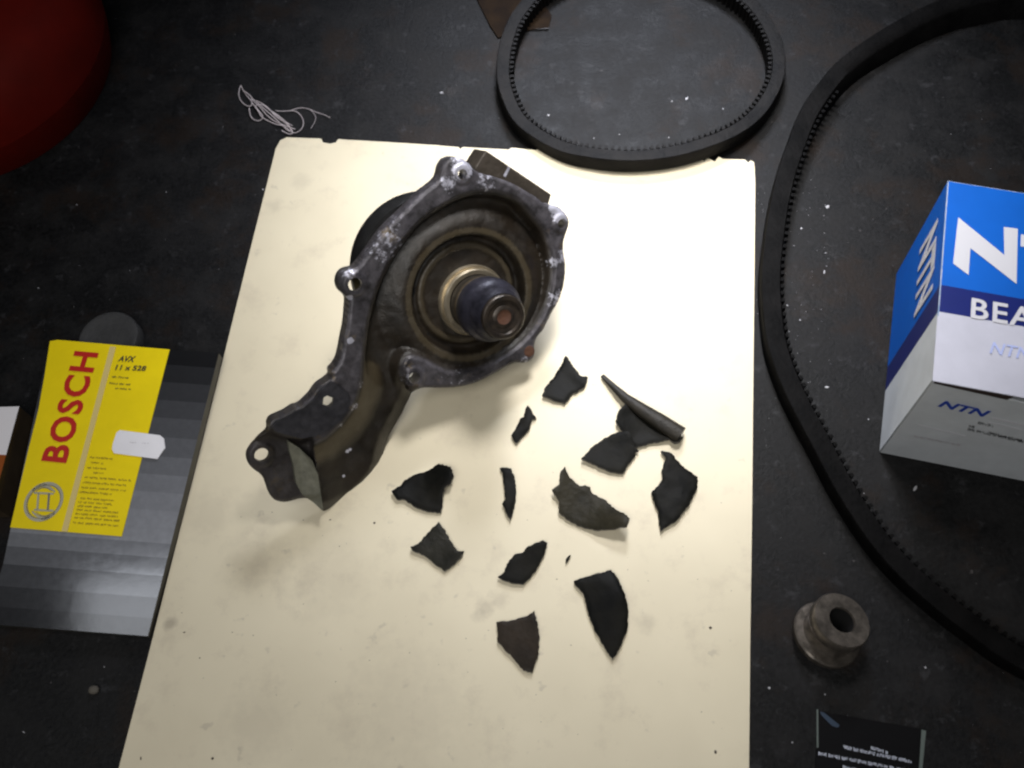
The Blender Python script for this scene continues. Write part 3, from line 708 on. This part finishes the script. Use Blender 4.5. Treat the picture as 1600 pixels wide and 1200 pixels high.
prism('label_stripe', [sl(x, y, .0008) for x, y in ((172, 541), (181, 542), (142, 688), (105, 831), (96, 830), (134, 686))], -SLN*.0003, M['beige'], lab)
text('brand_lettering', 'BOSCH', sl(104, 724, .0006), sl(155, 552, .0006), sl(64, 720, .0006), M['red'], lab, bold=.028, space=1.12)
text('size_lettering', 'AVX', sl(184, 565, .0006), sl(210, 566, .0006), sl(187, 556, .0006), M['ink'], lab, bold=.02, shear=.2)
text('size_lettering', '11 x 528', sl(180, 578, .0006), sl(227, 580, .0006), sl(183, 570, .0006), M['ink'], lab, bold=.02)
def strokes(name, rows, onp, m, parent, hpx=3.2, seed=1, slope=.075):
    """rows of illegible print: short strokes; rows = (x0, y, x1)"""
    rnd = random.Random(seed); V__ = []; F__ = []
    for x0, y, x1 in rows:
        x = x0
        while x < x1:
            wl = rnd.uniform(5, 14); xe = min(x+wl, x1)
            xx = x
            while xx < xe-.6:
                w_ = rnd.uniform(.5, 1.2); h1 = rnd.uniform(.5, 1)*hpx; yy = y+slope*(xx-x0); o_ = rnd.uniform(0, hpx-h1)
                k = len(V__); V__ += [onp(xx, yy-o_), onp(xx+w_, yy-o_+slope), onp(xx+w_, yy-o_-h1), onp(xx, yy-o_-h1)]; F__.append((k, k+1, k+2, k+3))
                if rnd.random() < .7:
                    k = len(V__); yb_ = yy-o_-rnd.choice((0, h1*.5, h1*.8)); V__ += [onp(xx, yb_), onp(xx+1.8, yb_), onp(xx+1.8, yb_-.8), onp(xx, yb_-.8)]; F__.append((k, k+1, k+2, k+3))
                xx += 1.9
            x = xe+2.2
    o = link(name, V__, F__, m, parent); return o
strokes('small_print', [(175, 590, 200), (171, 600, 204), (180, 608, 204)], lambda x, y: sl(x, y, .0008), M['ink'], lab, 2.6, 3)
strokes('small_print', [(140, 716, 176), (142, 724, 162), (136, 732, 166), (146, 740, 162), (132, 747, 204), (129, 755, 198), (127, 763, 198), (124, 770, 174), (126, 780, 178), (122, 786, 178), (121, 792, 170), (120, 798, 184), (118, 804, 184), (116, 810, 186), (114, 818, 186)], lambda x, y: sl(x, y, .0008), M['inkfaint'], lab, 3, 4)
# armature emblem
def ringpts(cx, cy, rx, ry, n=40, a0=0, a1=2*math.pi): return [(cx+rx*math.cos(a0+(a1-a0)*i/n)+ry*.0, cy+ry*math.sin(a0+(a1-a0)*i/n)-.25*rx*math.cos(a0+(a1-a0)*i/n)) for i in range(n)]
def band(name, A, B, m, closed=True):
    n = len(A); V__ = [sl(x, y, .0008) for x, y in A]+[sl(x, y, .0008) for x, y in B]
    return link(name, V__, [(i, (i+1) % n, (i+1) % n+n, i+n) for i in range(n if closed else n-1)], m, lab)
band('emblem_ring', ringpts(68, 784, 31, 30), ringpts(68, 784, 27, 26), M['logo'])
band('emblem_ring', ringpts(68.6, 784, 26.9, 25.9), ringpts(68.3, 784, 25.6, 24.6), M['logodark'])
for (y0, sgn) in ((771, -1), (797, 1)):
    band('emblem_arc', [(50+i*2, y0+sgn*(1.5+9*math.sin(math.pi*i/18))-(i*2-18)*-.05) for i in range(19)], [(50+i*2, y0+sgn*(5+10.5*math.sin(math.pi*i/18))-(i*2-18)*-.05) for i in range(19)], M['logo'], False)
    band('emblem_arc', [(53+i*1.7, y0-sgn*1.2+(i*1.7-15)*.05) for i in range(19)], [(53+i*1.7, y0+sgn*1.8+(i*1.7-15)*.05) for i in range(19)], M['logo'], False)
    band('emblem_arc', [(56+i*1.4, y0+sgn*(3.0+5.5*math.sin(math.pi*i/18))) for i in range(19)], [(56+i*1.4, y0+sgn*(3.8+6.5*math.sin(math.pi*i/18))) for i in range(19)], M['logodark'], False)
for x in (57.5, 74): prism('emblem_bar', [sl(*q, .0008) for q in ((x+1, 771), (x+4, 771), (x+2, 797), (x-1, 797))], -SLN*.0002, M['logo'] if x < 60 else M['logodark'], lab)
st0 = prism('price_sticker', [sl(x, y, .0012) for x, y in ((182, 676), (187, 672), (250, 680), (256, 685), (258, 700), (254, 705), (246, 717), (178, 708), (175, 702), (176, 694))], -SLN*.0007, M['white'], sleeve)
strokes('faint_print', [(203, 692, 213), (222, 693, 232)], lambda x, y: sl(x, y, .0014), M['inkgrey'], st0, 1.6, 5)

# cap under the far end of the sleeve
cp = at(169, 528, .0085); lathe('round_cap', [(.0001, .0082), (.0135, .0082), (.0150, .0086), (.0168, .0084), (.0176, .0074), (.0178, .0004), (.0172, 0)], Vector((cp.x, cp.y, .0002)), Vector((0, 0, 1)), M['cap'])
tag(bpy.data.objects['round_cap'], 'dark round cap peeking out behind the top of the striped sleeve', 'cap')

# white and orange box at the left edge
lb = root('small_carton', 'white carton with an orange lower end, cut off by the left edge of the photo', 'box')
q0, q1 = at(30, 635, .019), at(-12, 790, .019); q2 = at(-150, 640, .019); q3 = q1+(q2-q0)
mid0 = q0.lerp(q1, .50); mid1 = q2.lerp(q3, .42)
tp = [q0, q2, mid1, q3, q1, mid0]; dn = Vector((0, 0, -.0188))
Vb = tp+[p+dn for p in tp]
link('box_shell', Vb, [(0, 1, 2, 5), (5, 2, 3, 4), (11, 8, 7, 6), (10, 9, 8, 11), (0, 6, 7, 1), (1, 7, 8, 2), (2, 8, 9, 3), (3, 9, 10, 4), (4, 10, 11, 5), (5, 11, 6, 0)], None, lb, mats=[M['whitebox'], M['orange'], mat('box_side_brown', (.05, .035, .02), .5, var=.3)], midx=[0, 1, 2, 2, 2, 2, 2, 2, 2, 2])

# ------------------------------------------------------------------ blue bearing box
BH = .088
bx = root('bearing_box', 'blue, navy and white bearing carton inside the large belt at the right edge', 'box')
TL, BL = at(1481, 282, BH), at(1458, 592, BH); Yv = (TL-BL); D = Yv.length; Yv.normalize(); Xv = Vector((Yv.y, -Yv.x, 0)); Wd = .10
Zv = Vector((0, 0, 1)); B0 = BL.copy(); B0.z = .0004
def bp3(x, y, z): return B0+Xv*x+Yv*y+Zv*z
hB = BH-.0004
# stripes: distances from the front edge along Y measured on the top face
def yof(px, py): return (at(px, py, BH)-BL).dot(Yv)
s1, s2 = yof(1468, 487), yof(1476, 446)
ys = [0, s1, s2, D]; Vq = []; fq = []; mq = []
# left, back, right, bottom + top panel, front panel
for y in ys: Vq += [bp3(0, y, 0), bp3(0, y, hB), bp3(Wd, y, hB), bp3(Wd, y, 0)]
cm = [2, 1, 0]
for i in range(3):
    a, b = 4*i, 4*(i+1)
    fq.append((a, a+1, b+1, b)); mq.append(cm[i] if i else 3)
    fq.append((a+1, a+2, b+2, b+1)); mq.append(cm[i])
    fq.append((a+2, a+3, b+3, b+2)); mq.append(cm[i]); fq.append((a+3, a, b, b+3)); mq.append(3)
fq.append((12, 13, 14, 15)); mq.append(0); fq.append((0, 1, 2, 3)); mq.append(3); fq.append((0, 3, 2, 1)); mq.append(3)
car = link('carton', Vq, fq, None, bx, mats=[M['blue'], M['navy'], M['card'], M['litcard'], mat('worn_fold', (.16, .26, .42), .7, col2=(.40, .42, .48), scale=260)], midx=mq)
bm = bmesh.new(); bm.from_mesh(car.data); bmesh.ops.recalc_face_normals(bm, faces=bm.faces)
bmesh.ops.bevel(bm, geom=[e for e in bm.edges if len(e.link_faces) == 2 and e.calc_face_angle() > .5], offset=.0005, segments=2, affect='EDGES', profile=.5, material=4); bm.to_mesh(car.data); bm.free()
# front flap: a sheet in front of the carton that stops short of the lid, leaving a gap
fp_ = prism('front_flap', [bp3(.0006, -.0006, hB-.0022), bp3(.0006, -.0006, 0), bp3(Wd, -.0006, 0), bp3(Wd, -.0006, hB-.0060), bp3(.040, -.0006, hB-.0052), bp3(.012, -.0006, hB-.0034)], Yv*.0005, M['litcard'], bx)
lp = prism('lid_flap', [bp3(-.0003, -.0012, hB+.0005), bp3(Wd, -.0012, hB+.0005), bp3(Wd, s1*.92, hB+.0005), bp3(-.0003, s1*.92, hB+.0005)], -Zv*.0006, M['card'], bx)
prism('slit_shade', [bp3(.001, -.0009, hB-.0004), bp3(.001, -.0009, hB-.0024), bp3(.012, -.0009, hB-.0034), bp3(.034, -.0009, hB-.0050), bp3(.036, -.0009, hB-.0004)], Yv*.0002, mat('slit_shade_brown', (.02, .010, .007), .9), bx)  # dark strip that paints the shade inside the flap's gap
T = lambda x, y: (lambda p: bp3((p-BL).dot(Xv), (p-BL).dot(Yv), hB+.0001))(at(x, y, BH))
# big letters on the lid (N and the beginning of T lie in the photograph)
Nq = [(1497, 340), (1569, 399), (1568, 355), (1590, 358), (1588, 444), (1516, 388), (1513, 430), (1489, 412)]
nl = [T(*q) for q in Nq]
prism('big_letter', [p+Zv*.0002 for p in nl], -Zv*.0001, M['ntnwhite'], bx)
base = T(1489, 412)
def lt(u, v): return base + (T(1590, 444)-base)*0 + Xv*u + Yv*v + Zv*.0002
ux = [(p-base).dot(Xv) for p in nl]; uy = [(p-base).dot(Yv) for p in nl]; w0, w1 = min(ux), max(ux); h0, h1 = min(uy), max(uy); gap = .0012; tw_ = (w1-w0)
tx0 = w1+gap
prism('big_letter', [lt(tx0, h1-.004), lt(tx0+tw_*.9, h1-.004), lt(tx0+tw_*.9, h1-.011), lt(tx0+tw_*.6, h1-.011), lt(tx0+tw_*.6, h0+.004), lt(tx0+tw_*.35, h0+.004), lt(tx0+tw_*.35, h1-.011), lt(tx0, h1-.011)], -Zv*.0001, M['ntnwhite'], bx)
# BEARINGS
bb = T(1516, 497); bt_ = T(1519, 466); be = T(1600, 512)
dirx = (be-bb).normalized(); hgt_ = (bt_-bb)
text('banner_lettering', 'BEA', bb, bb+dirx*.0285, bb+Yv*hgt_.dot(Yv), M['ntnwhite'], bx, bold=.015, space=1.1)
pb = T(1545, 553); text('lid_lettering', 'NTN', pb, pb+Xv*.0185, pb+Yv*.0062, M['paleblue'], bx, shear=.25, bold=.01, lift=.0007)
# side lettering NTN, on the left face
def LF(y, z): return bp3(-.0002, y, z)
text('side_lettering', 'NTN', LF(D*.86, hB*.55), LF(s2+.004, hB*.55), LF(D*.86, hB*.88), M['ntnwhite'], bx, bold=.03)
# front lettering
FN = -Yv
def onfront(x, y, lift=.0008):
    O = bp3(0, -lift, 0); return onplane((x, y), Yv, O)
text('front_lettering', 'NTN', onfront(1465, 634), onfront(1543, 652), onfront(1470, 624), M['bluetext'], bx, bold=.03, shear=.3)
for nm, qd in (('white_rule', ((1550, 652), (1600, 664), (1600, 666), (1551, 654.5))), ('white_rule', ((1433, 663), (1508, 681), (1508, 682), (1433, 664.2))), ('white_rule', ((1545, 659), (1600, 672), (1600, 673), (1545, 660.3)))):
    prism(nm, [onfront(*q, .0009) for q in qd], Yv*.0001, M['ntnwhite'], bx)
strokes('front_print', [(1528, 663, 1552), (1514, 668, 1524), (1512, 673, 1600), (1545, 679, 1600)], lambda x, y: onfront(x, y, .0009), M['blacktext'], bx, 4.5, 6, slope=.23)
strokes('pale_print', [(1428, 683, 1500)], lambda x, y: onfront(x, y, .0009), M['inkgrey'], bx, 3, 8, slope=.2)

# ------------------------------------------------------------------ steel collar
sc_ = root('flanged_collar', 'flanged steel collar with a round bore, standing below the box on the dark bench', 'collar')
cb_ = at(1290, 993, .003); cb_.z = .0003
ct_ = at(1320, 965, .020); axis = (ct_-cb_).normalized()
axis = Vector((axis.x*.9, axis.y*.9, axis.z)).normalized()
lathe('collar_body', [(.0165, 0), (.0170, .0008), (.0170, .0032), (.0163, .0040), (.0130, .0044), (.0122, .0060), (.0118, .0095), (.0120, .0120), (.0138, .0128), (.0143, .0140), (.0143, .0185), (.0137, .0195), (.0066, .0195), (.0062, .0185), (.0062, .002)], Vector((cb_.x, cb_.y, .0003)), axis, M['steel'], sc_)
lathe('bore', [(.0061, .0186), (.0060, .003), (.0001, .003)], Vector((cb_.x, cb_.y, .0003)), axis, M['steeldark'], sc_, seg=40)

# ------------------------------------------------------------------ black leaflet
lf = root('black_leaflet', 'black printed film leaflet with upside-down pale lettering at the bottom right', 'leaflet')
LZ = .0012
Lp = lambda x, y, l=0: at(x, y, LZ+l)
prism('leaflet_sheet', [Lp(1277, 1111), Lp(1440, 1139), Lp(1446, 1141), Lp(1441, 1230), Lp(1436, 1290), Lp(1272, 1260)], Vector((0, 0, -.0008)), M['black'], lf)
prism('pale_edge', [Lp(1440, 1140, .0002), Lp(1447, 1142, .0002), Lp(1440, 1215, .0002), Lp(1435, 1215, .0002)], Vector((0, 0, -.0002)), M['filmedge'], lf)
prism('pale_edge', [Lp(1276, 1108, .0002), Lp(1278.5, 1109, .0002), Lp(1279, 1168, .0002), Lp(1276, 1168, .0002)], Vector((0, 0, -.0002)), M['filmedge'], lf)
prism('blue_mark', [Lp(1281, 1112, .0002), Lp(1287, 1113, .0002), Lp(1312, 1133, .0002), Lp(1309, 1137, .0002), Lp(1300, 1134, .0002), Lp(1284, 1118, .0002)], Vector((0, 0, -.0002)), mat('blue_mark_print', (.01, .025, .05), .5), lf)
strokes('pale_lettering', [(1361, 1171, 1388)], lambda x, y: Lp(x, y, .0003), M['pale'], lf, 5.5, 21, slope=.3)
strokes('pale_lettering', [(1318, 1170, 1425)], lambda x, y: Lp(x, y, .0003), M['pale'], lf, 6, 22, slope=.22)
strokes('pale_lettering', [(1279, 1180, 1425)], lambda x, y: Lp(x, y, .0003), M['pale'], lf, 6, 23, slope=.2)
strokes('pale_lettering', [(1317, 1202, 1420), (1290, 1216, 1420)], lambda x, y: Lp(x, y, .0003), M['pale'], lf, 6, 24, slope=.2)

# ------------------------------------------------------------------ thread tangle
th = root('thread_tangle', 'tangle of pale thread lying at the top left corner of the board', 'thread')
TZ = lambda L, h=.0012: [at(340+x/3.636, 100+y/3.636, h+.0008*math.sin(i*1.7)) for i, (x, y) in enumerate(L)]
for L_, rr in (([(130, 125), (118, 160), (125, 200), (150, 230), (185, 245), (200, 220), (170, 185), (145, 150), (132, 122)], .00028),
               ([(145, 150), (185, 175), (200, 205), (240, 215), (290, 250), (330, 300), (380, 330), (420, 370), (430, 395), (400, 400), (365, 378)], .00032),
               ([(180, 250), (182, 290), (205, 318), (240, 325), (262, 300), (230, 260), (210, 235), (250, 225), (300, 265), (345, 300), (395, 335), (425, 350)], .00028),
               ([(200, 225), (235, 270), (245, 300), (300, 330), (340, 345), (380, 350), (415, 385)], .0003),
               ([(330, 265), (380, 270), (430, 262), (465, 280), (490, 320), (485, 360), (460, 385), (430, 395), (405, 375)], .00024),
               ([(420, 262), (470, 245), (520, 255), (560, 275), (610, 288), (640, 306)], .0002), ([(520, 255), (560, 285), (555, 330), (530, 365)], .00014), ([(300, 265), (340, 285), (420, 360), (410, 392), (350, 330), (260, 250), (220, 215)], .0003),
               ([(190, 200), (240, 240), (285, 300), (350, 340), (440, 370)], .0003)):
    tube('thread_strand', TZ(L_), rr, M['thread'], th, res=2)

# ------------------------------------------------------------------ brown scrap under the belt
sp_ = [(740, -12), (752, 12), (766, 40), (778, 58), (800, 52), (830, 46), (857, 43), (862, 24), (850, 6), (838, -14)]
o = prism('brown_scrap', [at(x, y, .0013) for x, y in sp_], Vector((0, 0, -.001)), M['brown']); tag(o, 'brown scrap lying partly under the small belt at the top edge', 'scrap')
o = prism('blade_strip', [at(x, y, .0012) for x, y in ((838, 38), (858, 42), (857, 45), (836, 46))], Vector((0, 0, -.0008)), M['steeldark']); tag(o, 'thin dark strip lying inside the small belt loop below the brown scrap', 'strip')

# ------------------------------------------------------------------ red round container, top left
rc = at(-120, 10, .06); rr0 = (at(128, 0, .06)-rc).length
rdm = root('red_container', 'red round plastic container cut off by the top left corner', 'container')
lathe('container_body', [(rr0*.93, -.0595), (rr0*.97, -.045), (rr0*.985, -.034)], rc, Vector((0, 0, 1)), M['redp'], rdm, seg=120)
lathe('container_lid', [(rr0*.985, -.034), (rr0*.975, -.018), (rr0*.93, -.004), (rr0*.84, .006), (rr0*.70, .012), (rr0*.45, .016), (.0001, .018)], rc, Vector((0, 0, 1)), M['redp'], rdm, seg=120)
